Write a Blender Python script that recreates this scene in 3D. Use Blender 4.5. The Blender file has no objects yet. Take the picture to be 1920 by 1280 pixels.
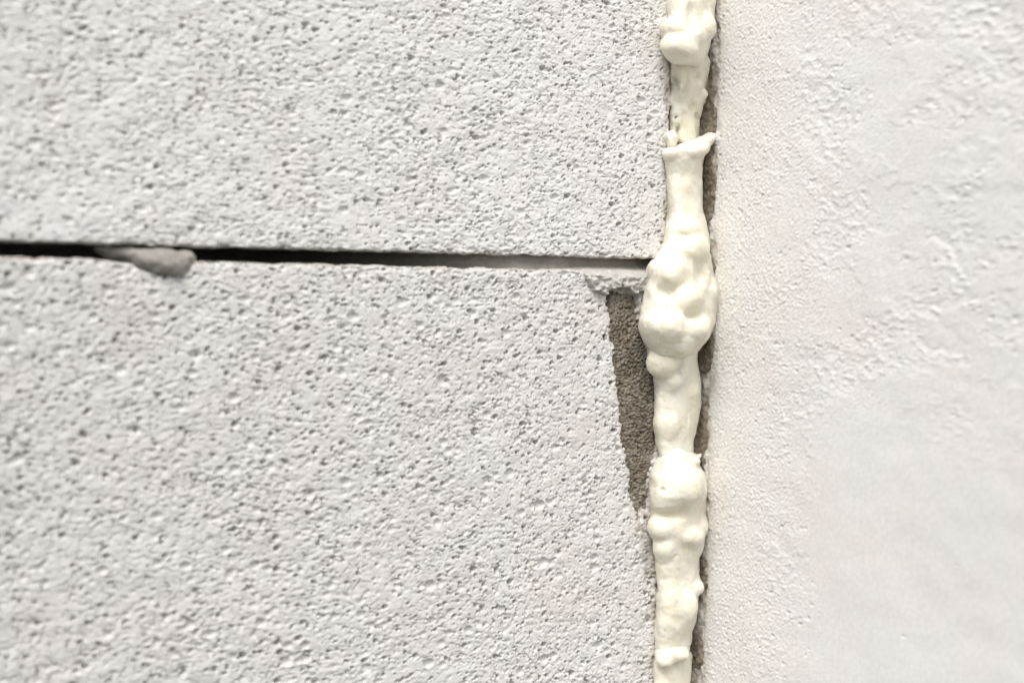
import bpy, math, random
import numpy as np

# ------------------------------------------------------------------ camera, sky, sun, exposure
SC = bpy.context.scene
COL = SC.collection
MM = 0.001
TH = math.radians(32.0)                 # the block wall turns 32 degrees away from the lens, the plastered wall meets it square
PITCH, ROLL = math.radians(2.0), math.radians(1.2)
FPX = 3583.0                            # focal length in photo pixels (photo 1920 x 1280)
DIST = 448.0                            # mm from lens to the corner line
d0 = np.array([math.sin(TH), math.cos(TH), 0.0])
r0 = np.array([math.cos(TH), -math.sin(TH), 0.0])
z0 = np.array([0.0, 0.0, 1.0])
Fv = d0 * math.cos(PITCH) - z0 * math.sin(PITCH)
Uv = z0 * math.cos(PITCH) + d0 * math.sin(PITCH)
Rv = r0 * math.cos(ROLL) + Uv * math.sin(ROLL)
Uv = Uv * math.cos(ROLL) - r0 * math.sin(ROLL)

def ray(px, py):
    return Fv + Rv * ((px - 960.0) / FPX) - Uv * ((py - 640.0) / FPX)

CAM = -ray(1337.0, 491.0) * DIST        # the corner line at the underside of the upper block is the origin

def on_block(px, py, y=0.0):            # photo point -> point on the block face (plane y = const), mm
    v = ray(px, py); t = (y - CAM[1]) / v[1]
    return CAM + v * t

def on_plaster(px, py, x=0.0):
    v = ray(px, py); t = (x - CAM[0]) / v[0]
    return CAM + v * t

cam_data = bpy.data.cameras.new('camera')
cam = bpy.data.objects.new('camera', cam_data)
COL.objects.link(cam)
SC.camera = cam
from mathutils import Matrix, Vector
cam.matrix_world = Matrix(((Rv[0], Uv[0], -Fv[0], CAM[0] * MM), (Rv[1], Uv[1], -Fv[1], CAM[1] * MM),
                           (Rv[2], Uv[2], -Fv[2], CAM[2] * MM), (0, 0, 0, 1)))
cam_data.sensor_width = 36.0
cam_data.lens = 36.0 * FPX / 1920.0
cam_data.clip_start, cam_data.clip_end = 0.01, 50.0
cam_data.dof.use_dof = True
cam_data.dof.focus_distance = 0.437
cam_data.dof.aperture_fstop = 11.5

SUN = np.array([-0.46, -0.50, 0.86]); SUN /= np.linalg.norm(SUN)
world = bpy.data.worlds.new('World'); SC.world = world; world.use_nodes = True
wn = world.node_tree
sky = wn.nodes.new('ShaderNodeTexSky'); sky.sky_type = 'NISHITA'; sky.sun_disc = False
sky.sun_elevation = math.asin(SUN[2]); sky.sun_rotation = math.atan2(SUN[0], SUN[1])
sky.air_density, sky.dust_density, sky.ozone_density = 1.0, 3.0, 1.0
hs = wn.nodes.new('ShaderNodeHueSaturation'); hs.inputs['Saturation'].default_value = 0.35      # thin cloud: a paler, more neutral sky
wn.links.new(sky.outputs[0], hs.inputs['Color']); wn.links.new(hs.outputs[0], wn.nodes['Background'].inputs[0])
wn.nodes['Background'].inputs[1].default_value = 0.15
sl = bpy.data.lights.new('sun', 'SUN'); sl.energy = 1.35; sl.angle = math.radians(28); sl.color = (1.0, 0.98, 0.95)
so = bpy.data.objects.new('sun', sl); COL.objects.link(so)
so.rotation_euler = Vector(SUN).to_track_quat('Z', 'Y').to_euler()
so.location = (-0.4, -0.6, 0.8)
SC.view_settings.view_transform = 'Standard'; SC.view_settings.look = 'None'
SC.view_settings.exposure = 0.45; SC.view_settings.gamma = 1.0
SC.render.engine = 'CYCLES'
SC.cycles.use_denoising = True

# ------------------------------------------------------------------ noise
def _h(ix, iy, seed):
    h = (ix.astype(np.uint32) * np.uint32(374761393) + iy.astype(np.uint32) * np.uint32(668265263) + np.uint32(seed * 974711 + 12345))
    h = (h ^ (h >> np.uint32(13))) * np.uint32(1274126177)
    return h ^ (h >> np.uint32(16))

def perlin(x, y, seed=0):
    x = np.asarray(x, np.float32); y = np.asarray(y, np.float32)
    xi = np.floor(x).astype(np.int64); yi = np.floor(y).astype(np.int64)
    fx = (x - xi).astype(np.float32); fy = (y - yi).astype(np.float32)
    def g(ax, ay):
        a = (_h(xi + ax, yi + ay, seed) & np.uint32(1023)).astype(np.float32) * (2 * math.pi / 1024)
        return np.cos(a) * (fx - ax) + np.sin(a) * (fy - ay)
    u = fx * fx * fx * (fx * (fx * 6 - 15) + 10); v = fy * fy * fy * (fy * (fy * 6 - 15) + 10)
    a = g(0, 0); a = a + u * (g(1, 0) - a); b = g(0, 1); b = b + u * (g(1, 1) - b)
    return (a + v * (b - a)) * 1.5

def fbm(x, y, seed=0, oct=3):
    s = 0; a = 1.0; n = 0
    for i in range(oct):
        s = s + a * perlin(x * 2 ** i, y * 2 ** i, seed + 17 * i); n += a; a *= 0.5
    return s / n

def worley(x, y, seed=0):
    xi = np.floor(x).astype(np.int64); yi = np.floor(y).astype(np.int64)
    best = np.full(x.shape, 9.0, np.float32)
    for ax in (-1, 0, 1):
        for ay in (-1, 0, 1):
            h = _h(xi + ax, yi + ay, seed)
            qx = xi + ax + (h & np.uint32(1023)).astype(np.float32) / 1024
            qy = yi + ay + ((h >> np.uint32(10)) & np.uint32(1023)).astype(np.float32) / 1024
            best = np.minimum(best, (qx - x) ** 2 + (qy - y) ** 2)
    return np.sqrt(best)

def noise3(p, scale, seed=0):           # cheap 3-D noise: three mixed planes
    x, y, z = (p[:, i] / scale for i in range(3))
    return (perlin(x + 0.37 * y, z + 0.21 * y, seed) + perlin(y - 0.3 * z, x + 0.45 * z, seed + 5) + perlin(z + 0.4 * x, y + 0.3 * x, seed + 9)) * 0.6

def sstep(x, a, b):
    t = np.clip((x - a) / (b - a), 0, 1); return t * t * (3 - 2 * t)

# ------------------------------------------------------------------ meshes
def mesh_obj(name, verts_mm, quads, mat, parent=None, attrs=None, smooth=True, tris=None):
    me = bpy.data.meshes.new(name)
    v = np.ascontiguousarray(verts_mm, np.float32) * MM
    me.vertices.add(len(v)); me.vertices.foreach_set('co', v.ravel())
    q = np.ascontiguousarray(quads, np.int32)
    k = q.shape[1]
    me.loops.add(q.size); me.loops.foreach_set('vertex_index', q.ravel())
    me.polygons.add(len(q)); me.polygons.foreach_set('loop_start', np.arange(0, q.size, k, dtype=np.int32))
    me.polygons.foreach_set('use_smooth', np.full(len(q), smooth, dtype=bool))
    me.update(calc_edges=True)
    for an, av in (attrs or {}).items():
        at = me.attributes.new(an, 'FLOAT', 'POINT'); at.data.foreach_set('value', np.ascontiguousarray(av, np.float32).ravel())
    me.materials.append(mat)
    o = bpy.data.objects.new(name, me); COL.objects.link(o)
    if parent: o.parent = parent
    return o

def tag(o, label=None, cat=None, group=None, kind=None):
    for k, v in (('label', label), ('category', cat), ('group', group), ('kind', kind)):
        if v: o[k] = v
    return o

def grid_quads(nu, nv, off=0):
    i = np.arange(nu * nv, dtype=np.int64).reshape(nu, nv) + off
    return np.stack([i[:-1, :-1], i[1:, :-1], i[1:, 1:], i[:-1, 1:]], -1).reshape(-1, 4)

def axis_samples(parts):                # [(start, end, step), ...] -> increasing samples
    out = []
    for a, b, s in parts:
        n = max(1, int(round((b - a) / s)))
        out.append(np.linspace(a, b, n, endpoint=False))
    out.append(np.array([parts[-1][1]]))
    return np.concatenate(out).astype(np.float32)

def bend(s, lo, hi, r):
    """arc-length s along a profile flat between lo and hi (outer edges), rounded by r at both ends, then going straight back.
    returns position along the face, depth behind it, normal along the face, normal outward"""
    q = math.pi / 2 * r
    pos = np.clip(s, lo + r, hi - r).astype(np.float32); dep = np.zeros_like(pos); na = np.zeros_like(pos); no = np.ones_like(pos)
    for sign, e in ((1, hi), (-1, lo)):
        t = (s - (e - r)) if sign > 0 else ((e + r) * 1.0 - s)
        m = t > 0
        a = np.clip(t / r, 0, math.pi / 2)
        pos = np.where(m, e - sign * r + sign * r * np.sin(a), pos)
        dep = np.where(m, r - r * np.cos(a) + np.maximum(t - q, 0), dep)
        na = np.where(m, sign * np.sin(a), na); no = np.where(m, np.cos(a), no)
    return pos, dep, na, no

def polygon_sd(px, pz, poly):           # signed distance, positive inside
    px = px.astype(np.float32); pz = pz.astype(np.float32)
    d = np.full(px.shape, 1e9, np.float32); inside = np.zeros(px.shape, bool)
    n = len(poly)
    for i in range(n):
        ax, az = poly[i]; bx, bz = poly[(i + 1) % n]
        ex, ez = bx - ax, bz - az
        t = np.clip(((px - ax) * ex + (pz - az) * ez) / (ex * ex + ez * ez + 1e-9), 0, 1)
        d = np.minimum(d, (px - ax - t * ex) ** 2 + (pz - az - t * ez) ** 2)
        c = ((az > pz) != (bz > pz)) & (px < (bx - ax) * (pz - az) / (bz - az + 1e-12) + ax)
        inside ^= c
    d = np.sqrt(d)
    return np.where(inside, d, -d)

def stamp_pores(H, s, t, rng, n, rmin, rmax, power, level=(-0.8, 0.5), mask=None, flat=1.3, base=None, deep=1.0):
    """cut round bubbles into a height field sampled on the increasing axes s, t; each bubble's centre sits at level * radius above the face"""
    U = rng.random((n, 6))
    r = rmin + (rmax - rmin) * U[:, 0] ** power
    cs = s[0] + (s[-1] - s[0]) * U[:, 1]; ct = t[0] + (t[-1] - t[0]) * U[:, 2]
    rs = r * (1 + (flat - 1) * U[:, 3]); rt = r * (0.75 + 0.25 * U[:, 4])
    lv = level[0] + (level[1] - level[0]) * U[:, 5]
    i0 = np.searchsorted(s, cs - rs); i1 = np.searchsorted(s, cs + rs); j0 = np.searchsorted(t, ct - rt); j1 = np.searchsorted(t, ct + rt)
    ok = (i1 > i0) & (j1 > j0) & ((i1 - i0) * (j1 - j0) < 2500)
    im = np.minimum((i0 + i1) // 2, H.shape[0] - 1); jm = np.minimum((j0 + j1) // 2, H.shape[1] - 1)
    if mask is not None: ok &= rng.random(n) < mask[im, jm]
    for k in np.nonzero(ok)[0]:
        a, b, c, d = i0[k], i1[k], j0[k], j1[k]
        q = 1 - ((s[a:b, None] - cs[k]) / rs[k]) ** 2 - ((t[None, c:d] - ct[k]) / rt[k]) ** 2
        b0 = base[im[k], jm[k]] if base is not None else H[im[k], jm[k]]
        w = H[a:b, c:d]
        H[a:b, c:d] = np.where(q > 0, np.minimum(w, b0 + r[k] * (lv[k] - deep * np.sqrt(np.maximum(q, 0)))), w)

def surface_nets(Fv_, org, step):
    S = Fv_ < 0
    nx, ny, nz = S.shape
    cs = [S[a:nx - 1 + a, b:ny - 1 + b, c:nz - 1 + c] for a in (0, 1) for b in (0, 1) for c in (0, 1)]
    tot = sum(x.astype(np.int8) for x in cs)
    act = (tot > 0) & (tot < 8)
    I = np.argwhere(act)
    idx = np.full(act.shape, -1, np.int64); idx[act] = np.arange(len(I))
    P = np.zeros((len(I), 3)); N = np.zeros(len(I))
    corners = [(a, b, c) for a in (0, 1) for b in (0, 1) for c in (0, 1)]
    val = [Fv_[I[:, 0] + a, I[:, 1] + b, I[:, 2] + c] for a, b, c in corners]
    for i in range(8):
        for ax in range(3):
            if corners[i][ax] == 0:
                cc = list(corners[i]); cc[ax] = 1; j = corners.index(tuple(cc))
                m = (val[i] < 0) != (val[j] < 0)
                t = np.where(m, val[i] / np.where(m, val[i] - val[j], 1), 0)
                p = np.array(corners[i], float)[None] + np.zeros((len(I), 3)); p[:, ax] += t
                P += np.where(m[:, None], p, 0); N += m
    V = (I + P / N[:, None]) * step + org
    Q = []
    for ax in range(3):
        b, c = (ax + 1) % 3, (ax + 2) % 3
        sl0 = [slice(None)] * 3; sl1 = [slice(None)] * 3
        sl0[ax] = slice(0, -1); sl1[ax] = slice(1, None)
        e = np.argwhere(S[tuple(sl0)] != S[tuple(sl1)])
        e = e[(e[:, b] > 0) & (e[:, c] > 0) & (e[:, b] < S.shape[b] - 1) & (e[:, c] < S.shape[c] - 1)]
        flip = S[e[:, 0], e[:, 1], e[:, 2]]
        def cell(db, dc):
            k = e.copy(); k[:, b] += db; k[:, c] += dc
            return idx[k[:, 0], k[:, 1], k[:, 2]]
        q = np.stack([cell(-1, -1), cell(0, -1), cell(0, 0), cell(-1, 0)], -1)
        q[~flip] = q[~flip][:, ::-1]
        Q.append(q)
    return V, np.concatenate(Q)

def vertex_normals(V, Q):
    n = np.cross(V[Q[:, 2]] - V[Q[:, 0]], V[Q[:, 3]] - V[Q[:, 1]])
    N = np.zeros_like(V)
    for k in range(4): np.add.at(N, Q[:, k], n)
    return N / (np.linalg.norm(N, axis=1, keepdims=True) + 1e-12)

# ------------------------------------------------------------------ materials
def material(name):
    m = bpy.data.materials.new(name); m.use_nodes = True
    return m, m.node_tree, m.node_tree.nodes['Principled BSDF']

def noise_node(nt, scale, detail=3, rough=0.55, dist=0.0):
    tc = nt.nodes.get('TC') or nt.nodes.new('ShaderNodeTexCoord'); tc.name = 'TC'
    n = nt.nodes.new('ShaderNodeTexNoise'); n.inputs['Scale'].default_value = scale
    n.inputs['Detail'].default_value = detail; n.inputs['Roughness'].default_value = rough; n.inputs['Distortion'].default_value = dist
    nt.links.new(tc.outputs['Object'], n.inputs['Vector'])
    return n.outputs['Fac']

def ramp(nt, fac, stops):
    r = nt.nodes.new('ShaderNodeValToRGB')
    while len(r.color_ramp.elements) < len(stops): r.color_ramp.elements.new(0.5)
    for e, (p, c) in zip(r.color_ramp.elements, stops):
        e.position = p; e.color = (*c, 1)
    nt.links.new(fac, r.inputs[0])
    return r.outputs[0]

def mix(nt, fac, a, b, mode='MIX'):
    n = nt.nodes.new('ShaderNodeMix'); n.data_type = 'RGBA'; n.blend_type = mode
    for k, v in ((0, fac), (6, a), (7, b)):
        if isinstance(v, (int, float)): n.inputs[k].default_value = v
        elif isinstance(v, tuple): n.inputs[k].default_value = (*v, 1)
        else: nt.links.new(v, n.inputs[k])
    return n.outputs[2]

def attr(nt, name):
    a = nt.nodes.new('ShaderNodeAttribute'); a.attribute_name = name
    return a.outputs['Fac']

def bump(nt, bsdf, h, dist, strength=1.0):
    b = nt.nodes.new('ShaderNodeBump'); b.inputs['Distance'].default_value = dist; b.inputs['Strength'].default_value = strength
    nt.links.new(h, b.inputs['Height']); nt.links.new(b.outputs[0], bsdf.inputs['Normal'])

def mineral(name, c_lo, c_hi, patch_scale, grain_scale, dirt_cols=None, bump_mm=0.05, rough=0.92):
    m, nt, b = material(name)
    c = ramp(nt, noise_node(nt, patch_scale, 4, 0.6), [(0.3, c_lo), (0.7, c_hi)])
    c = mix(nt, 0.10, c, ramp(nt, noise_node(nt, grain_scale, 2), [(0.35, (0.25, 0.25, 0.25)), (0.65, (1, 1, 1))]), 'MULTIPLY')
    if dirt_cols:
        d = ramp(nt, noise_node(nt, grain_scale * 0.5, 3), [(0.3, dirt_cols[0]), (0.7, dirt_cols[1])])
        c = mix(nt, attr(nt, 'dirt'), c, d)
    nt.links.new(c, b.inputs['Base Color'])
    b.inputs['Roughness'].default_value = rough; b.inputs['Specular IOR Level'].default_value = 0.25
    bump(nt, b, noise_node(nt, 3500, 3, 0.6), bump_mm * MM)
    return m

M_BLOCK = mineral('aerated_concrete', (0.725, 0.702, 0.672), (0.75, 0.742, 0.716), 60, 700, ((0.24, 0.20, 0.155), (0.40, 0.35, 0.29)), 0.06)
M_BLOCK_DULL = mineral('aerated_concrete_dull', (0.675, 0.648, 0.616), (0.70, 0.692, 0.664), 60, 700, ((0.24, 0.20, 0.155), (0.40, 0.35, 0.29)), 0.06)
M_PLASTER = mineral('plaster', (0.792, 0.755, 0.724), (0.775, 0.77, 0.745), 42, 900, ((0.22, 0.175, 0.125), (0.42, 0.36, 0.29)), 0.04)
M_MORTAR = mineral('grey_mortar', (0.42, 0.405, 0.37), (0.54, 0.525, 0.49), 150, 1200, None, 0.05)
M_DAB = mineral('dull_mortar', (0.27, 0.25, 0.22), (0.38, 0.36, 0.325), 200, 1200, None, 0.05)
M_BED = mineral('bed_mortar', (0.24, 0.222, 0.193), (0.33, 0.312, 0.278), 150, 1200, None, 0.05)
M_SMEAR = mineral('sandy_mortar', (0.09, 0.076, 0.055), (0.29, 0.25, 0.19), 900, 1800, None, 0.06, 0.8)
_nt = M_SMEAR.node_tree; _b = _nt.nodes['Principled BSDF']; _src = _b.inputs['Base Color'].links[0].from_socket
_nt.links.new(mix(_nt, ramp(_nt, noise_node(_nt, 190, 4, 0.65), [(0.46, (0, 0, 0)), (0.70, (0.75, 0.75, 0.75))]), _src, (0.36, 0.33, 0.28)), _b.inputs['Base Color'])
M_RESIDUE = mineral('brown_mortar', (0.15, 0.125, 0.095), (0.34, 0.29, 0.23), 500, 1500, None, 0.06)

m, nt, b = material('expanding_foam')
c = ramp(nt, noise_node(nt, 120, 3), [(0.3, (0.79, 0.745, 0.595)), (0.7, (0.83, 0.81, 0.71))])
vo = nt.nodes.new('ShaderNodeTexVoronoi'); vo.inputs['Scale'].default_value = 620
nt.links.new(nt.nodes['TC'].outputs['Object'], vo.inputs['Vector'])
hole = ramp(nt, vo.outputs['Distance'], [(0.05, (1, 1, 1)), (0.14, (0, 0, 0))])
pick = ramp(nt, vo.outputs['Color'], [(0.22, (1, 1, 1)), (0.25, (0, 0, 0))])
pin = mix(nt, 1.0, hole, pick, 'MULTIPLY')
c = mix(nt, pin, c, (0.58, 0.50, 0.36))
c = mix(nt, ramp(nt, noise_node(nt, 950, 2, 0.5), [(0.66, (0, 0, 0)), (0.74, (0.45, 0.45, 0.45))]), c, (0.62, 0.53, 0.39))
nt.links.new(c, b.inputs['Base Color'])
b.inputs['Roughness'].default_value = 0.68; b.inputs['Specular IOR Level'].default_value = 0.25
b.inputs['Subsurface Weight'].default_value = 0.5; b.inputs['Subsurface Radius'].default_value = (1.0, 0.85, 0.55); b.inputs['Subsurface Scale'].default_value = 0.0018
hn = nt.nodes.new('ShaderNodeMath'); hn.operation = 'SUBTRACT'
nt.links.new(noise_node(nt, 1100, 3, 0.6), hn.inputs[0]); nt.links.new(pin, hn.inputs[1])
bump(nt, b, hn.outputs[0], 0.20 * MM)
M_FOAM = m

# ------------------------------------------------------------------ the aerated concrete blocks
XE = float(on_block(1250, 640)[0])      # right-hand edge of the blocks, about 13 mm short of the plaster
XL = float(on_block(0, 640)[0])         # what the left side of the frame reaches

SMEAR_PX = [(1136, 528), (1142, 560), (1144, 600), (1149, 650), (1155, 700), (1160, 760), (1167, 800), (1174, 850), (1181, 900), (1188, 942), (1196, 975),
            (1206, 978), (1214, 950), (1222, 905), (1230, 860), (1240, 800), (1241, 750), (1240, 690), (1228, 660), (1216, 640), (1206, 610), (1200, 580), (1192, 528)]
NOTCH_PX = [(150, 468), (200, 482), (240, 493), (275, 508), (300, 515), (335, 513), (358, 500), (366, 468)]
NOTCH = [tuple(on_block(x, y)[[0, 2]]) for x, y in NOTCH_PX]
SMEAR = [tuple(on_block(x, y)[[0, 2]]) for x, y in SMEAR_PX]

SMEAR_C = np.mean(np.array(SMEAR), 0)
SMEAR_WIDE = [(x + (1.6 if x > SMEAR_C[0] else -1.6), z + (0 if z > SMEAR_C[1] else -1.5)) for x, z in SMEAR]

def aerated(s, t, seed, elong):
    S, T = np.meshgrid(s / 0.86, t / 0.86, indexing='ij')
    w1 = perlin(S / 2.2, T / 2.2, seed) * 0.6; w2 = perlin(S / 2.2, T / 2.2, seed + 1) * 0.6
    low = 0.25 * fbm(S / 16, T / 14, seed + 6, 2) + 0.15 * perlin(S / 4.5, T / 4.0, seed + 7)
    vary = 0.75 + 0.7 * fbm(S / 18, T / 16, seed + 11, 2)
    crumb = 0.24 * perlin(S / (1.5 * elong) + w1, T / 1.1, seed + 8) + 0.26 * np.abs(perlin((S + w1 + 0.25 * T) / (1.0 * elong), (T + w2) / 0.7, seed + 2)) + 0.15 * perlin(S / (0.55 * elong), T / 0.46, seed + 4)
    crumb = 0.15 * np.tanh((crumb * vary) / 0.17)
    # torn flakes: short ragged cracks, mostly lying level
    c1 = np.abs(perlin((S + 1.3 * w1 + 0.3 * T) / (2.4 * elong), (T + w2) / 1.25, seed + 12))
    m1 = sstep(perlin(S / 1.9, T / 1.5, seed + 13), 0.05, 0.35)
    c2 = np.abs(perlin((S - 0.4 * T) / (1.3 * elong), (T + w1) / 0.8, seed + 14))
    m2 = sstep(perlin(S / 1.3, T / 1.1, seed + 15), 0.10, 0.40)
    crack = 0.75 * sstep(-c1, -0.10, -0.01) * m1 + 0.5 * sstep(-c2, -0.13, -0.01) * m2
    return S * 0.86, T * 0.86, low + 0.86 * crumb - 0.86 * crack * vary, low

def make_block(name, zlo, zhi, seed, fine_z, label, elong, pores, recess=None):
    r = 0.9
    q = math.pi / 2 * r
    L = -430.0
    s = axis_samples([(L, XL - 30, 3.0), (XL - 30, XL - 6, 0.8), (XL - 6, -95, 0.33), (-95, -60, 0.26), (-60, XE - r + q + 5, 0.17),
                      (XE - r + q + 5, XE - r + q + 98, 6.0)])
    t = axis_samples(fine_z(r, q))
    S, T, H, low = aerated(s, t, seed, elong)
    rng = np.random.default_rng(seed)
    s0 = np.searchsorted(s, XL - 6)
    Hs = H[s0:]
    for dens, r0_, r1_, pw, lv, dp in pores:
        stamp_pores(Hs, s[s0:], t, rng, int(dens * (s[-1] - s[s0]) * (t[-1] - t[0])), r0_, r1_, pw, lv, None, 1.15 * elong, low[s0:] + 0.16, dp)
    H += 0.045 * perlin(S / 0.42, T / 0.40, seed + 9)
    x, dx, nxa, nxo = bend(S, -1e6, XE, r)
    z, dz, nza, nzo = bend(T, zlo, zhi, r)
    # crumbled arrises: extra bites near the edges
    edge = np.minimum(np.minimum(XE - x, x * 0 + 99), np.minimum(z - zlo, zhi - z)) + 0
    bite = sstep(-edge, -2.2, -0.1) * (0.45 + 1.3 * np.maximum(fbm(S / 5, T / 5, seed + 31, 3), -0.35)) + 1.6 * sstep(-edge, -1.8, -0.1) * sstep(fbm(S / 4, T / 4, seed + 32, 2), 0.22, 0.40)
    H = H - 0.40 * np.clip(bite, 0, 2) - 0.2
    if recess is not None:
        sd = polygon_sd(x, z, recess) + 1.3 * fbm(S / 3.2, T / 3.2, seed + 40, 4) + 0.6 * perlin(S / 1.0, T / 1.0, seed + 41) + 0.9 * perlin(S / 6.0, T / 7.0, seed + 43)
        H = H - (1.2 + 1.6 * sstep(z, -58, -30)) * sstep(sd, -0.5, 1.0)
        H = H - 2.0 * sstep(polygon_sd(x, z, NOTCH) + 0.3 * fbm(S / 2, T / 2, seed + 42, 2), -0.5, 0.6)
    n = np.stack([nxa, -nxo * nzo, nza], -1); n /= np.linalg.norm(n, axis=-1, keepdims=True)
    P = np.stack([x, dx + dz, z], -1) + n * H[..., None]
    # brown site dust caught along the end arris
    dn = fbm(S / 3.0, T / 6.0, seed + 50, 3)
    dirt = np.clip(sstep(x + 0.9 * dn, XE - 2.9, XE - 0.4) * (0.62 + 1.3 * dn) + 0.75 * sstep(S, XE + 0.2, XE + 1.2), 0, 0.85)
    dirt = np.maximum(dirt, np.clip(sstep(-np.minimum(z - zlo, zhi - z), -1.0, 0.0) * (0.40 + 0.9 * fbm(S / 6, T / 3, seed + 51, 2)), 0, 0.6))
    if recess is not None:                                            # the streak's thin stain round its rim and on down the arris
        sd2 = polygon_sd(x, z, recess); tail = np.array([on_block(px_, py_)[[0, 2]] for px_, py_ in ((1180, 900), (1192, 1010), (1205, 1090), (1236, 1110), (1236, 900))])
        sd2 = np.maximum(sd2, polygon_sd(x, z, [tuple(p) for p in tail]) - 1.2)
        dirt = np.maximum(dirt, np.clip(sstep(sd2 + 1.3 * fbm(S / 1.8, T / 1.8, seed + 52, 3), -1.1, 0.5) * (0.45 + 0.8 * fbm(S / 1.2, T / 1.2, seed + 53, 2)), 0, 0.8))
    o = mesh_obj(name, P.reshape(-1, 3), grid_quads(len(s), len(t)), M_BLOCK if recess is None else M_BLOCK_DULL, attrs={'dirt': dirt})
    return tag(o, label, 'concrete block', 'aerated concrete blocks laid in the wall')

ZT = float(on_block(1250, -25)[2]); ZB = float(on_block(1250, 1305)[2])
JZ = -2.3
def fz_up(r, q):
    return [(r - q - 95, r - q - 8, 6.0), (r - q - 8, r - q - 1, 0.8), (r - q - 1, ZT + 4, 0.19), (ZT + 4, ZT + 30, 1.5), (ZT + 30, 250 - r + q + 60, 6.0)]
def fz_lo(r, q):
    top = JZ - r + q
    return [(JZ - 250 + r - q - 60, ZB - 30, 6.0), (ZB - 30, ZB - 4, 1.5), (ZB - 4, top + 1, 0.212), (top + 1, top + 8, 0.8), (top + 8, top + 95, 6.0)]
PORES_UP = [(0.24, 0.24, 0.48, 1.6, (-0.5, 0.6), 1.2), (0.05, 0.45, 0.80, 1.6, (-0.2, 0.6), 1.0), (0.008, 0.7, 1.0, 1.5, (-0.2, 0.5), 1.0), (0.15, 0.19, 0.36, 1.8, (-1.0, -0.6), 5.0), (0.010, 0.36, 0.60, 1.3, (-0.9, -0.4), 3.4)]
PORES_LO = [(0.26, 0.24, 0.50, 1.6, (-0.5, 0.6), 1.2), (0.06, 0.45, 0.90, 1.6, (-0.2, 0.5), 1.0), (0.012, 0.7, 1.2, 1.5, (-0.2, 0.4), 1.0), (0.16, 0.19, 0.40, 1.8, (-1.0, -0.6), 5.0), (0.020, 0.38, 0.66, 1.3, (-0.9, -0.4), 3.4)]
make_block('concrete_block', 0.0, 250.0, 3, fz_up, 'pale grey aerated concrete block above the dark horizontal joint, scaly torn face', 1.25, PORES_UP)
make_block('concrete_block', JZ - 250.0, JZ, 61, fz_lo, 'pale grey aerated concrete block below the joint with brown sandy streak down its edge', 1.05, PORES_LO, SMEAR)

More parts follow.
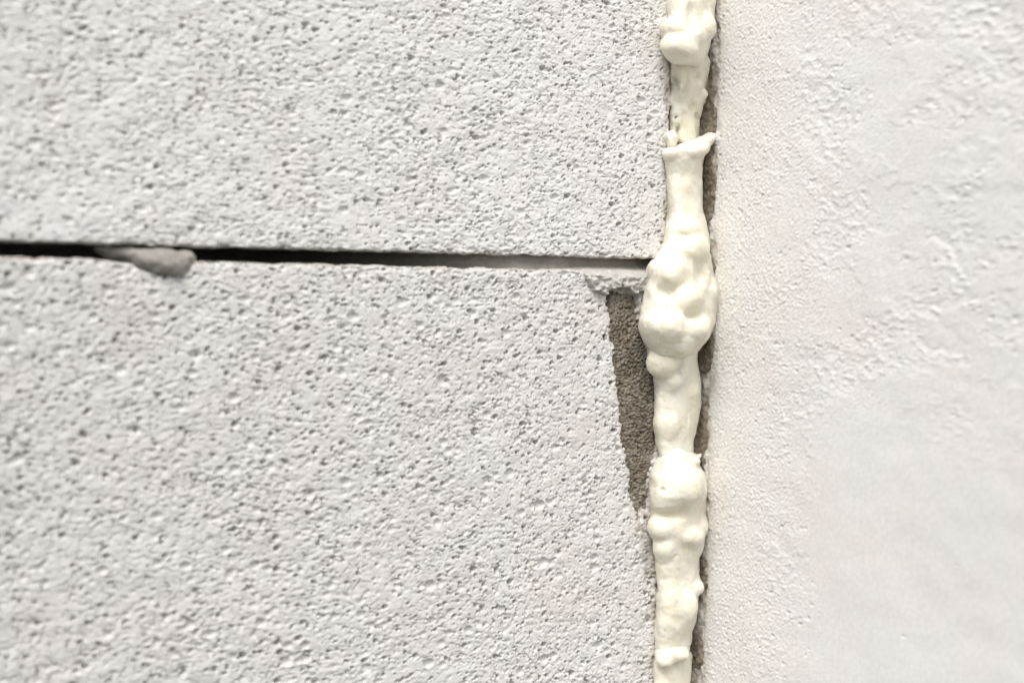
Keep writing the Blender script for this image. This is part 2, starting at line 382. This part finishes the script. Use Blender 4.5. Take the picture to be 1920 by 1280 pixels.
# ------------------------------------------------------------------ the plastered wall
def make_plaster():
    u = axis_samples([(-96, -14, 5.0), (-14, -6, 0.6), (-6, 22, 0.2), (22, 60, 0.3), (60, 125, 0.45), (125, 230, 4.0)])
    z = axis_samples([(-255, ZB - 30, 5), (ZB - 30, ZB - 6, 1.2), (ZB - 6, ZT + 6, 0.25), (ZT + 6, ZT + 30, 1.2), (ZT + 30, 255, 5)])
    U, Z = np.meshgrid(u, z, indexing='ij')
    corner = sstep(-U + 18 * fbm(U / 16, Z / 14, 240, 3), -62, -8)                                    # granular towards the corner, trowelled smoother outward
    calm = sstep(U, 26, 44) * sstep(-Z, 18, 45)
    wu = 3.0 * fbm(U / 9, Z / 9, 201, 3); wz = 3.0 * fbm(U / 9, Z / 9, 202, 3)
    torn = fbm((U + wu) / 24, (Z + wz) / 15, 203, 3)
    M = sstep(np.abs(torn - 0.05), 0.13, 0.02) * (1 - 0.95 * calm)
    H = 0.5 * fbm(U / 50, Z / 40, 204, 2) + 0.16 * fbm(U / 12, Z / 9, 205, 2)
    step_ = fbm((U + wu) / 20, (Z + wz) / 14, 206, 4)
    H = H + 0.10 * sstep(step_, 0.02, 0.10) * (1 - 0.9 * calm) * (1 - 0.6 * corner)
    grain = np.abs(perlin((U + wu * .2) / 1.3, (Z + wz * .2) / 1.0, 207)); fine = perlin(U / 0.55, Z / 0.48, 208); mid = perlin(U / 2.2, Z / 1.5, 209)
    # torn skim: islands of broken crumbs between trowelled flats
    isl = sstep(torn + 0.45 * perlin(U / 6, Z / 4, 222) + 0.15, 0.0, 0.55) * (1 - 0.96 * calm) * (1 - 0.65 * corner)
    crumbs = np.maximum(perlin((U + 0.3 * wu) / 2.3, (Z + 0.3 * wz) / 1.5, 223) + 0.5 * perlin(U / 1.0, Z / 0.8, 224) - 0.12, -0.25)
    H = H + 0.36 * isl * crumbs - 0.12 * isl
    amp = 0.06 + 0.10 * M * (1 - 0.5 * corner) + 0.17 * corner * (0.5 + 1.1 * fbm(U / 10, Z / 10, 210, 2)); amp = amp * (1 - 0.75 * calm)
    H = H + amp * (0.75 * grain + 0.62 * fine + 0.35 * mid * (1 - 0.7 * corner))
    fleck = sstep(perlin(U / 0.9 + 0.5 * Z, Z / 0.55, 225), 0.42, 0.62) * sstep(perlin(U / 3.5, Z / 3.5, 226), -0.1, 0.3)
    H = H + (0.22 * corner + 0.08 * M) * fleck * (1 - calm)
    H = H + (0.04 + 0.05 * corner) * (perlin(U / 0.75 + 0.4 * Z, Z / 0.38, 211) + 0.8 * perlin(U / 0.5, Z / 0.42, 221)) * (1 - 0.8 * calm)
    rng = np.random.default_rng(7)
    i0, j0 = np.searchsorted(u, -6), np.searchsorted(z, ZB - 8)
    i1, j1 = np.searchsorted(u, 124), np.searchsorted(z, ZT + 8)
    pm = np.clip(0.04 + 1.1 * M ** 2 + 0.7 * sstep(fbm(U / 8, Z / 8, 220, 2), 0.1, 0.4) * corner, 0, 1) * (1 - 0.93 * calm)
    stamp_pores(H[i0:i1, j0:j1], u[i0:i1], z[j0:j1], rng, 6000, 0.20, 0.50, 2.0, (0.0, 0.75), pm[i0:i1, j0:j1], 1.6)
    rim = -U + 1.6 * fbm(U / 6, Z / 5, 230, 3) + 1.2 * perlin(U / 3, Z / 14, 231)
    edge = sstep(rim, -4.0, 1.5)                                      # broken edge where the plaster meets the gap
    H = H - 0.9 * sstep(rim, -0.8, 1.0) * (0.5 + 1.2 * fbm(U / 3, Z / 3, 212, 3))
    P = np.stack([-H - 0.0, -U, Z], -1)
    dirt = np.clip(edge * (0.12 + 1.1 * fbm(U / 3, Z / 7, 213, 3)) + (0.45 + 0.7 * fbm(U / 4, Z / 9, 232, 2)) * sstep(rim, 0.2, 2.0), 0, 0.9)
    speck = sstep(fbm(U / 1.4, Z / 1.1, 214, 2), 0.26, 0.46) * (0.08 + 0.30 * sstep(-U, -32, -1) * np.clip(0.45 + 1.2 * fbm(U / 9, Z / 9, 233, 2), 0, 1.2)) * (1 - 0.8 * calm)
    dirt = np.maximum(dirt, speck)
    o = mesh_obj('plastered_wall', P.reshape(-1, 3), grid_quads(len(u), len(z)), M_PLASTER, attrs={'dirt': dirt})
    back = []
    return tag(o, 'off-white rough plastered wall standing square to the blocks, right of the foam', 'wall')
plaster = make_plaster()

# the thickness of the plastered wall
V = np.array([(6, 96, -255), (6, -230, -255), (40, -230, -255), (40, 96, -255), (6, 96, 255), (6, -230, 255), (40, -230, 255), (40, 96, 255)], float)
mesh_obj('wall_core', V, np.array([(0, 1, 2, 3), (7, 6, 5, 4), (0, 4, 5, 1), (1, 5, 6, 2), (2, 6, 7, 3), (3, 7, 4, 0)]), M_PLASTER, plaster, {'dirt': np.zeros(8)}, False)

# ------------------------------------------------------------------ patches of mortar lying on a face
def patch(name, poly, plane, hfun, step, mat, parent=None, rag=0.5, seed=0, drop=3.0, soft=0.5):
    poly = np.array(poly)
    a = np.arange(poly[:, 0].min() - 1.5, poly[:, 0].max() + 1.5, step); c = np.arange(poly[:, 1].min() - 1.5, poly[:, 1].max() + 1.5, step)
    A, C = np.meshgrid(a, c, indexing='ij')
    sd = polygon_sd(A, C, [tuple(p) for p in poly]) + rag * fbm(A / 2.0, C / 2.0, seed, 3)
    H = hfun(A, C, sd) - drop * (1 - sstep(sd, -soft * 0.3, soft * 0.7))
    keep = sd > -0.9
    Q = grid_quads(len(a), len(c)); Q = Q[keep.ravel()[Q].any(1)]
    P = np.stack([A, -H, C], -1) if plane == 'y' else np.stack([-H, A, C], -1)
    P = P.reshape(-1, 3); used = np.unique(Q); mp = np.full(len(P), -1); mp[used] = np.arange(len(used))
    Q = mp[Q]
    if plane == 'x': Q = Q[:, ::-1]
    return mesh_obj(name, P[used], Q, mat, parent)

def smear_h(A, C, sd):
    wx = 0.25 * perlin(A / 0.8, C / 0.8, 301); wz = 0.25 * perlin(A / 0.8, C / 0.8, 302)
    g = 0.55 * np.sqrt(np.maximum(0.62 - worley((A + wx) / 0.75, (C + wz) / 0.62, 303) ** 2, 0)) + 0.25 * np.sqrt(np.maximum(0.5 - worley(A / 0.42, C / 0.40, 304) ** 2, 0))
    return -1.75 + 0.5 * fbm(A / 5, C / 7, 305, 3) + 2.1 * g - 0.15 - 0.5 * sstep(C, -16, -8) - (0.35 + 0.9 * np.maximum(fbm(A / 1.6, C / 2.2, 308, 2), -0.2)) * sstep(-C, 34, 54) - 3.0 * sstep(C, -18, -13) * sstep(SMEAR[0][0] + 2.3 + 0.6 * fbm(A / 2, C / 3, 307, 2) - A, 0, 0.6)
tag(patch('mortar_smear', SMEAR_WIDE, 'y', smear_h, 0.14, M_SMEAR, None, 1.2, 306, 2.0, 0.6),
    'dark brown sandy mortar streak down the right edge of the lower block beside the foam', 'mortar')

# ------------------------------------------------------------------ mortar in the horizontal joint
joint = bpy.data.objects.new('mortar_joint', None); COL.objects.link(joint); joint.empty_display_size = 0.02
joint.location = (0, 0, 0)
tag(joint, 'grey mortar of the horizontal joint, deep in shadow then squeezed out at the foam', 'mortar')
bx = axis_samples([(-430, XL - 10, 8), (XL - 10, XE - 0.3, 0.35)]); bz = np.arange(JZ - 0.7, 0.75, 0.3)
BX, BZ = np.meshgrid(bx, bz, indexing='ij')
kx = [float(on_block(x, 490)[0]) for x in (-400, 560, 640, 720, 800, 880, 960, 1030, 1100, 1240)]
dep = np.interp(BX, kx, (46, 46, 38, 24, 13, 6, 2.8, 2.0, 3.5, 5)) + 0.35 * fbm(BX / 5, BZ / 2, 401, 3) + 0.12 * perlin(BX / .8, BZ / .7, 402) + 0.5 * (BZ - JZ / 2) * 0.35
front = np.stack([BX, dep, BZ], -1).reshape(-1, 3)
rear = np.stack([BX, 0 * dep + 97, BZ], -1).reshape(-1, 3)
n0 = len(front); nu, nv = BX.shape
Q = [grid_quads(nu, nv), grid_quads(nu, nv, n0)[:, ::-1]]
idx = np.arange(n0).reshape(nu, nv)
for line in (idx[:, 0], idx[::-1, -1], idx[0, ::-1], idx[-1, :]):
    Q.append(np.stack([line[1:], line[:-1], line[:-1] + n0, line[1:] + n0], -1))
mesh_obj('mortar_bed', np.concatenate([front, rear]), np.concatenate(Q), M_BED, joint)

LIP_PX = [(950, 494), (1030, 489), (1090, 487), (1160, 488), (1240, 489), (1240, 552), (1214, 546), (1200, 548), (1188, 550), (1178, 542), (1168, 538), (1160, 540),
          (1150, 543), (1138, 553), (1126, 549), (1112, 542), (1102, 528), (1096, 517), (1080, 513), (1062, 512), (1040, 511), (1005, 509)]
LIP = [tuple(on_block(x, y, -1)[[0, 2]]) for x, y in LIP_PX]
xa, xb, xc = (float(on_block(v, 510)[0]) for v in (985, 1090, 1125))
def lip_h(A, C, sd):
    out = -1.9 + 3.3 * sstep(A, xa, xc)                              # stands out further towards the foam
    slope = sstep(-C, 0.2, 4.0)                                      # hollow under the upper block, lip at the bottom
    h = -6.5 + (6.5 + out) * slope
    tear = fbm(A / 1.6, C / 1.1, 411, 3) * sstep(-C, 2.2, 4.5)
    h = h + sstep(-C, 1.2, 3.4) * (0.9 * fbm(A / 3.2, C / 2.6, 416, 3) + 0.5 * perlin(A / 1.5, C / 1.3, 417)) + 0.35 * fbm(A / 2.6, C / 1.6, 418, 3)
    return h + 0.9 * tear + 0.16 * perlin(A / 4, C / 0.9, 412) + 0.07 * perlin(A / .6, C / .5, 413) + 0.25 * fbm(A / 6, C / 3, 414, 2)
patch('mortar_lip', LIP, 'y', lip_h, 0.17, M_MORTAR, joint, 1.0, 415, 2.8, 0.8)['label'] = 'paler torn lip of mortar hanging over the lower block'

def smin(a, b, k):
    h = np.clip(0.5 + 0.5 * (b - a) / k, 0, 1)
    return b + (a - b) * h - k * h * (1 - h)

def ellipsoid(X, Y, Z, c, rad, rot=0.0):
    dx, dy, dz = X - c[0], Y - c[1], Z - c[2]
    ca, sa = math.cos(rot), math.sin(rot)
    ex, ez = dx * ca + dz * sa, -dx * sa + dz * ca
    k = np.sqrt((ex / rad[0]) ** 2 + (dy / rad[1]) ** 2 + (ez / rad[2]) ** 2)
    return (k - 1) * min(rad)

def sdf_mesh(F, org, step, disp):
    V, Q = surface_nets(F, org, step)
    for sc, amp, seed in disp:
        V = V + vertex_normals(V, Q) * (noise3(V, sc, seed) * amp)[:, None]
    return V, Q

# pale dab of mortar squeezed out further left
c0 = on_block(300, 490)
org = c0 - np.array([18, 6, 7]); st = 0.3
X, Y, Z = np.meshgrid(*[np.arange(0, n, st) + o for n, o in zip((32, 20, 13), org)], indexing='ij')
F = ellipsoid(X, Y, Z, on_block(304, 490, 1.6), (5.8, 3.4, 2.6), -0.14)
F = smin(F, ellipsoid(X, Y, Z, on_block(258, 481, 6.0), (9.0, 5.0, 1.8), -0.16), 1.4)
F = smin(F, ellipsoid(X, Y, Z, on_block(318, 496, 0.9), (3.9, 2.4, 2.3), -0.3), 0.7)
F = smin(F, ellipsoid(X, Y, Z, on_block(347, 484, 2.6), (2.0, 2.6, 1.7), 0.0), 0.4)
V, Q = sdf_mesh(F, org, st, ((3.0, 0.5, 421), (1.3, 0.26, 422), (0.7, 0.10, 423)))
tag(mesh_obj('mortar_dab', V, Q, M_DAB), 'small rounded grey mortar dab squeezed out of the joint at the left', 'mortar')

# ------------------------------------------------------------------ the expanding foam
foam = bpy.data.objects.new('foam_seam', None); COL.objects.link(foam); foam.empty_display_size = 0.02
tag(foam, 'lumpy cream expanding foam seam filling the upright gap between blocks and plaster', 'foam seal')
OV = -d0                                 # toward the lens

def foam_part(name, table, blobs=(), pits=(), label=None, seed=0, step=0.3, back=9.0, amp=1.0, close=(0, 0), expo=2.2, er=(1.8, 1.8), slant=(0, 0)):
    tb = np.array(table, float)
    zs, Ls, Rs, ps = [], [], [], []
    for y, l, r, p in tb:
        a = on_block(l, y, -min(max(p, 0), 3.0) * 0.7); c = on_block(r, y, 0.3)
        zs.append((a[2] + c[2]) / 2); Ls.append(a); Rs.append(c); ps.append(p)
    zs = np.array(zs); Ls = np.array(Ls); Rs = np.array(Rs); ps = np.array(ps); o = np.argsort(zs); zs, Ls, Rs, ps = zs[o], Ls[o], Rs[o], ps[o]
    lo = np.array([-26, -21, zs[0] - 3]); hi = np.array([4, 13, zs[-1] + 3])
    ax = [np.arange(lo[i], hi[i], step) for i in range(3)]
    z = ax[2]
    # smooth interpolation of the traced outline
    fz = np.linspace(zs[0] - 3, zs[-1] + 3, 1200)
    def smooth(v, w=0.7):
        g = np.interp(fz, zs, v); k = max(1, int(w / (fz[1] - fz[0]))); ker = np.hanning(2 * k + 3); ker /= ker.sum()
        gp = np.pad(g, k + 1, mode='edge'); return np.interp(z, fz, np.convolve(gp, ker, 'valid'))
    lx, ly, rx, ry, p = smooth(Ls[:, 0]), smooth(Ls[:, 1]), smooth(Rs[:, 0]), smooth(Rs[:, 1]), smooth(ps, 1.2)
    cx, cy = (lx + rx) / 2, (ly + ry) / 2; a = np.hypot(rx - lx, ry - ly) / 2
    e1x, e1y = (rx - lx) / (2 * a), (ry - ly) / (2 * a)
    bf = np.maximum(p + 2.5, 3.0); sh = p - bf
    cx = cx + OV[0] * sh; cy = cy + OV[1] * sh
    X, Y = np.meshgrid(ax[0], ax[1], indexing='ij')
    X, Y = X[..., None], Y[..., None]
    dx, dy = X - cx, Y - cy
    det = e1x * OV[1] - e1y * OV[0]
    al = (dx * OV[1] - dy * OV[0]) / det; be = (e1x * dy - e1y * dx) / det
    B = np.where(be > 0, bf, back)
    aw = a * (1 + np.where(al < 0, 0.5, 0.12) * sstep(-be, 0.2, 3.0))
    e_lo = np.maximum((zs[0] + slant[0] * al + er[0] - z) / er[0], 0) if not close[0] else 0 * al
    e_hi = np.maximum((z - zs[-1] - slant[1] * al + er[1]) / er[1], 0) if not close[1] else 0 * al
    k = (np.abs(al / aw) ** expo + np.abs(be / B) ** expo + np.minimum(e_lo, 9) ** expo + np.minimum(e_hi, 9) ** expo) ** (1 / expo)
    F = (k - 1) * np.minimum(np.minimum(a, bf), min(er))
    if close[0]: F = np.maximum(F, zs[0] - z + 0 * F)
    if close[1]: F = np.maximum(F, z - zs[-1] + 0 * F)
    XX, YY, ZZ = X + 0 * F, Y + 0 * F, z + 0 * F
    for bx_, by_, rw, rh, prot, rd, kk in blobs:     # px x, px y, half width px, half height px, mm proud of (or, for kk < 0, sunk into) the surface, depth radius mm, blend
        g0 = on_block(bx_, by_, 0.0); iz = int(np.clip(np.searchsorted(z, g0[2]), 0, len(z) - 1))
        ddx, ddy = g0[0] - cx[iz], g0[1] - cy[iz]
        ala = (ddx * OV[1] - ddy * OV[0]) / det[iz] / a[iz]
        bes = bf[iz] * max(1 - abs(ala) ** expo, 0.02) ** (1 / expo)
        sx_, sy_ = cx[iz] + ala * a[iz] * e1x[iz] + OV[0] * bes, cy[iz] + ala * a[iz] * e1y[iz] + OV[1] * bes
        c = np.array([sx_, sy_, g0[2]]) + OV * ((prot - rd) if kk > 0 else (rd - prot))
        s_ = DIST / FPX
        q = (XX - c[0]) * r0[0] + (YY - c[1]) * r0[1]; w = (XX - c[0]) * OV[0] + (YY - c[1]) * OV[1]; h = ZZ - c[2]
        rr = np.sqrt((q / (rw * s_)) ** 2 + (w / rd) ** 2 + (h / (rh * s_)) ** 2)
        g = (rr - 1) * min(rw * s_, rh * s_, rd)
        F = smin(F, g, kk) if kk > 0 else -smin(-F, g, -kk)
    # keep out of the walls
    F = np.maximum(F, -np.maximum(XX - XE + 0.4, -YY + 0.5)) if True else F
    F = np.maximum(F, XX - 0.3)
    V, Q = sdf_mesh(F.astype(np.float64), lo, step, ((7.0, 0.45 * amp, seed + 1), (3.0, 0.24 * amp, seed + 2), (1.4, 0.11 * amp, seed + 3), (0.75, 0.045, seed + 4)))
    ob = mesh_obj(name, V, Q, M_FOAM, foam)
    if label: ob['label'] = label
    return ob

foam_part('foam_lump', [(-420, 1262, 1348, 7), (-60, 1258, 1342, 7), (0, 1255, 1342, 7), (40, 1254, 1339, 7.3), (60, 1245, 1335, 8.3), (85, 1239, 1331, 9), (103, 1241, 1327, 9.2),
                        (115, 1250, 1322, 8.2), (123, 1262, 1312, 6)],
          [(1258, 60, 20, 14, 0.4, 4, 1.2), (1316, 56, 20, 22, 0.7, 4, 1.3), (1268, 96, 30, 20, 0.6, 4, 1.4), (1290, 75, 22, 22, 0.7, 4.5, 1.0), (1290, 40, 8, 22, 0.7, 2.5, -0.8)],
          label='bulging knob of foam at the top', seed=500, close=(1, 0))
foam_part('foam_skin', [(85, 1254, 1322, 3.4), (112, 1255, 1330, 2.6), (135, 1257, 1326, 1.2), (150, 1256, 1324, 0.6), (168, 1259, 1319, 0.1), (185, 1252, 1322, -0.1), (200, 1258, 1319, -0.5), (215, 1256, 1317, -0.7), (245, 1258, 1314, -1.2), (270, 1262, 1312, -1.2), (300, 1266, 1310, -1)],
          [(1275, 145, 6, 26, 0.7, 1.6, 0.8), (1292, 168, 8, 30, 0.6, 1.4, 0.9), (1256, 186, 11, 8, 0.6, 1.4, 0.8), (1317, 174, 11, 8, 0.5, 1.4, 0.7), (1268, 219, 4.5, 5.5, 1.6, 1.8, -0.25), (1310, 220, 5, 8, 1.6, 1.8, -0.25),
           (1272, 248, 5, 16, 1.8, 2.0, -0.3), (1274, 267, 9, 6, 2.4, 2.4, -0.3), (1292, 240, 12, 26, 0.6, 1.6, 0.9), (1274, 190, 13, 12, 0.8, 2, -0.7), (1304, 200, 10, 12, 0.7, 2, -0.7), (1264, 158, 9, 12, 0.7, 2, -0.7), (1284, 215, 9, 9, 0.5, 2, -0.6), (1308, 148, 10, 10, 0.6, 2, -0.8)],
          label='sunken translucent skin of foam with small holes', seed=520, amp=1.7)
foam_part('foam_blob', [(241, 1258, 1266, 0.8), (248, 1252, 1272, 1.8), (257, 1249, 1276, 2.6), (267, 1251, 1270, 2.6), (284, 1252, 1270, 2.6)], label='small round blob of foam', seed=530, back=4, amp=0.5, step=0.28)
foam_part('foam_bulge', [(266, 1254, 1322, 3.4), (285, 1249, 1323, 4.4), (300, 1248, 1321, 4.2), (330, 1253, 1318, 2.8), (370, 1255, 1318, 3.2), (400, 1257, 1321, 4.2), (420, 1254, 1327, 5), (450, 1245, 1332, 7), (470, 1239, 1333, 8),
                         (490, 1229, 1336, 8.5), (510, 1218, 1339, 9.3), (540, 1211, 1344, 10), (570, 1204, 1346, 11), (600, 1198, 1344, 11.8), (620, 1201, 1340, 11.4), (640, 1207, 1328, 10.2), (652, 1213, 1316, 9), (664, 1221, 1304, 7.6), (676, 1236, 1290, 6.4)],
          [(1296, 284, 20, 10, 0.6, 2.5, 1.4), (1308, 278, 16, 11, 0.8, 2.5, 1.4), (1318, 270, 14, 11, 1.4, 2.4, 1.4), (1327, 263, 13, 10, 1.8, 2.2, 1.2), (1335, 256, 11, 9, 2.0, 2.0, 1.0), (1254, 288, 12, 10, 0.4, 2.4, 1.2), (1242, 546, 18, 15, 0.9, 4, -1.4), (1302, 588, 18, 10, 0.8, 3.2, -1.2),
           (1240, 612, 30, 26, 0.5, 6, 2.2), (1292, 615, 26, 20, 0.5, 6, 2.2), (1282, 560, 22, 20, 0.4, 6, 2.2), (1268, 640, 22, 20, 0.6, 4, 1.6),
           (1334, 545, 10, 16, 0.3, 4, 1.2), (1290, 465, 28, 20, 0.4, 5, 1.8), (1250, 510, 22, 22, 0.4, 6, 2.2), (1224, 505, 9, 12, 0.4, 3, .8), (1311, 470, 10, 14, 0.4, 3, 1.2), (1280, 430, 20, 12, 0.3, 4, 1.5), (1310, 512, 12, 16, 0.3, 4, -1.6)],
          label='largest bulge of foam over the end of the horizontal joint', seed=540, er=(2.2, 1.5), slant=(0, 0.30))
foam_part('foam_lump', [(610, 1214, 1310, 7), (655, 1213, 1310, 7.2), (678, 1214, 1308, 6.4), (692, 1219, 1309, 5.2), (702, 1226, 1312, 4.4), (720, 1229, 1317, 3.6), (760, 1228, 1317, 3.2), (800, 1227, 1309, 3.2), (830, 1231, 1303, 2.7), (850, 1237, 1301, 2.7), (890, 1238, 1300, 2.5)],
          [(1236, 680, 26, 26, 0.8, 3, 0.8), (1276, 682, 10, 36, 0.9, 2.5, 0.6), (1252, 712, 24, 22, 0.7, 2.4, 0.5), (1290, 790, 5, 16, 0.3, 1.2, 0.5), (1250, 795, 22, 26, 0.5, 2.5, 1), (1295, 730, 14, 16, 0.4, 2.5, 1)],
          label='slumped foam tucked under the largest bulge', seed=560, amp=0.8)
foam_part('foam_lump', [(832, 1254, 1288, 2.8), (846, 1243, 1300, 4.0), (858, 1236, 1307, 5.2), (872, 1229, 1312, 6.8), (888, 1220, 1323, 8.2), (920, 1218, 1330, 9.2), (940, 1220, 1326, 8.2), (960, 1222, 1323, 6.5), (975, 1220, 1325, 6.7), (1000, 1223, 1326, 6.7), (1020, 1228, 1323, 5.8),
                        (1050, 1231, 1312, 5.2), (1075, 1232, 1312, 4.7), (1100, 1233, 1314, 5.2), (1120, 1232, 1314, 5.5), (1150, 1230, 1311, 5.5), (1175, 1229, 1305, 5), (1190, 1229, 1299, 4.4), (1225, 1231, 1296, 3.0)],
          [(1300, 862, 12, 7, 0.8, 2, 1.0), (1309, 857, 8, 5, 0.9, 1.6, 0.8), (1315, 853, 4, 4, 0.9, 1.2, 0.5), (1270, 905, 44, 38, 0.6, 6, 1.4), (1236, 985, 18, 14, 0.4, 3, 1.6), (1314, 986, 12, 12, 0.4, 3, 1.4), (1244, 1022, 14, 16, 0.4, 2.6, 1.5),
           (1302, 1098, 15, 11, 0.6, 2.4, 1.1), (1278, 1132, 24, 28, 0.5, 2.6, 1.5), (1237, 912, 5, 5, 0.4, 1.5, -0.5), (1275, 955, 44, 10, 0.5, 3, -1.0), (1285, 1000, 30, 18, 0.4, 4, 1.2)],
          label='long lumpy run of foam with a small spike at its top right', seed=580)
foam_part('foam_lump', [(1201, 1244, 1280, 4.0), (1209, 1231, 1291, 5.8), (1222, 1228, 1294, 6.5), (1236, 1230, 1288, 5.8), (1247, 1242, 1272, 3.4)],
          [(1242, 1230, 15, 14, 0.5, 3, 0.7), (1272, 1220, 18, 13, 0.6, 3, 0.7)], label='rounded knob of foam near the bottom', seed=600, back=6, amp=0.6, step=0.3)
foam_part('foam_lump', [(1225, 1228, 1297, 2.7), (1250, 1228, 1298, 3.8), (1280, 1227, 1296, 4.2), (1700, 1222, 1288, 4)], label='smooth foam below the bottom knob', seed=620, close=(1, 0))

# ------------------------------------------------------------------ brown mortar residue on the plaster inside the gap
def residue_h(A, C, sd):
    return 0.10 + 0.75 * np.abs(perlin(A / 1.2, C / 1.6, 701)) + 0.25 * perlin(A / .5, C / .7, 702) + 0.3 * fbm(A / 4, C / 5, 703, 2)
for k, (ya, yb, xr) in enumerate([(95, 150, 1335), (165, 262, 1346), (285, 420, 1345), (470, 545, 1346), (612, 700, 1342), (745, 868, 1330), (930, 985, 1327), (1045, 1110, 1327), (1185, 1255, 1321)]):
    pts = []
    n = 6
    rng = random.Random(k)
    for i in range(n + 1):
        y = ya + (yb - ya) * i / n
        p = on_plaster(xr - rng.uniform(0, 7) - 10 * abs(2 * i / n - 1) ** 3, y); pts.append((p[1], p[2]))
    for i in range(n, -1, -1):
        y = ya + (yb - ya) * i / n
        p = on_plaster(xr - 36, y); pts.append((min(p[1], 13.5), p[2]))
    patch('mortar_residue', pts, 'x', residue_h, 0.25, M_RESIDUE, plaster, 0.9, 710 + k, 1.6, 0.5)
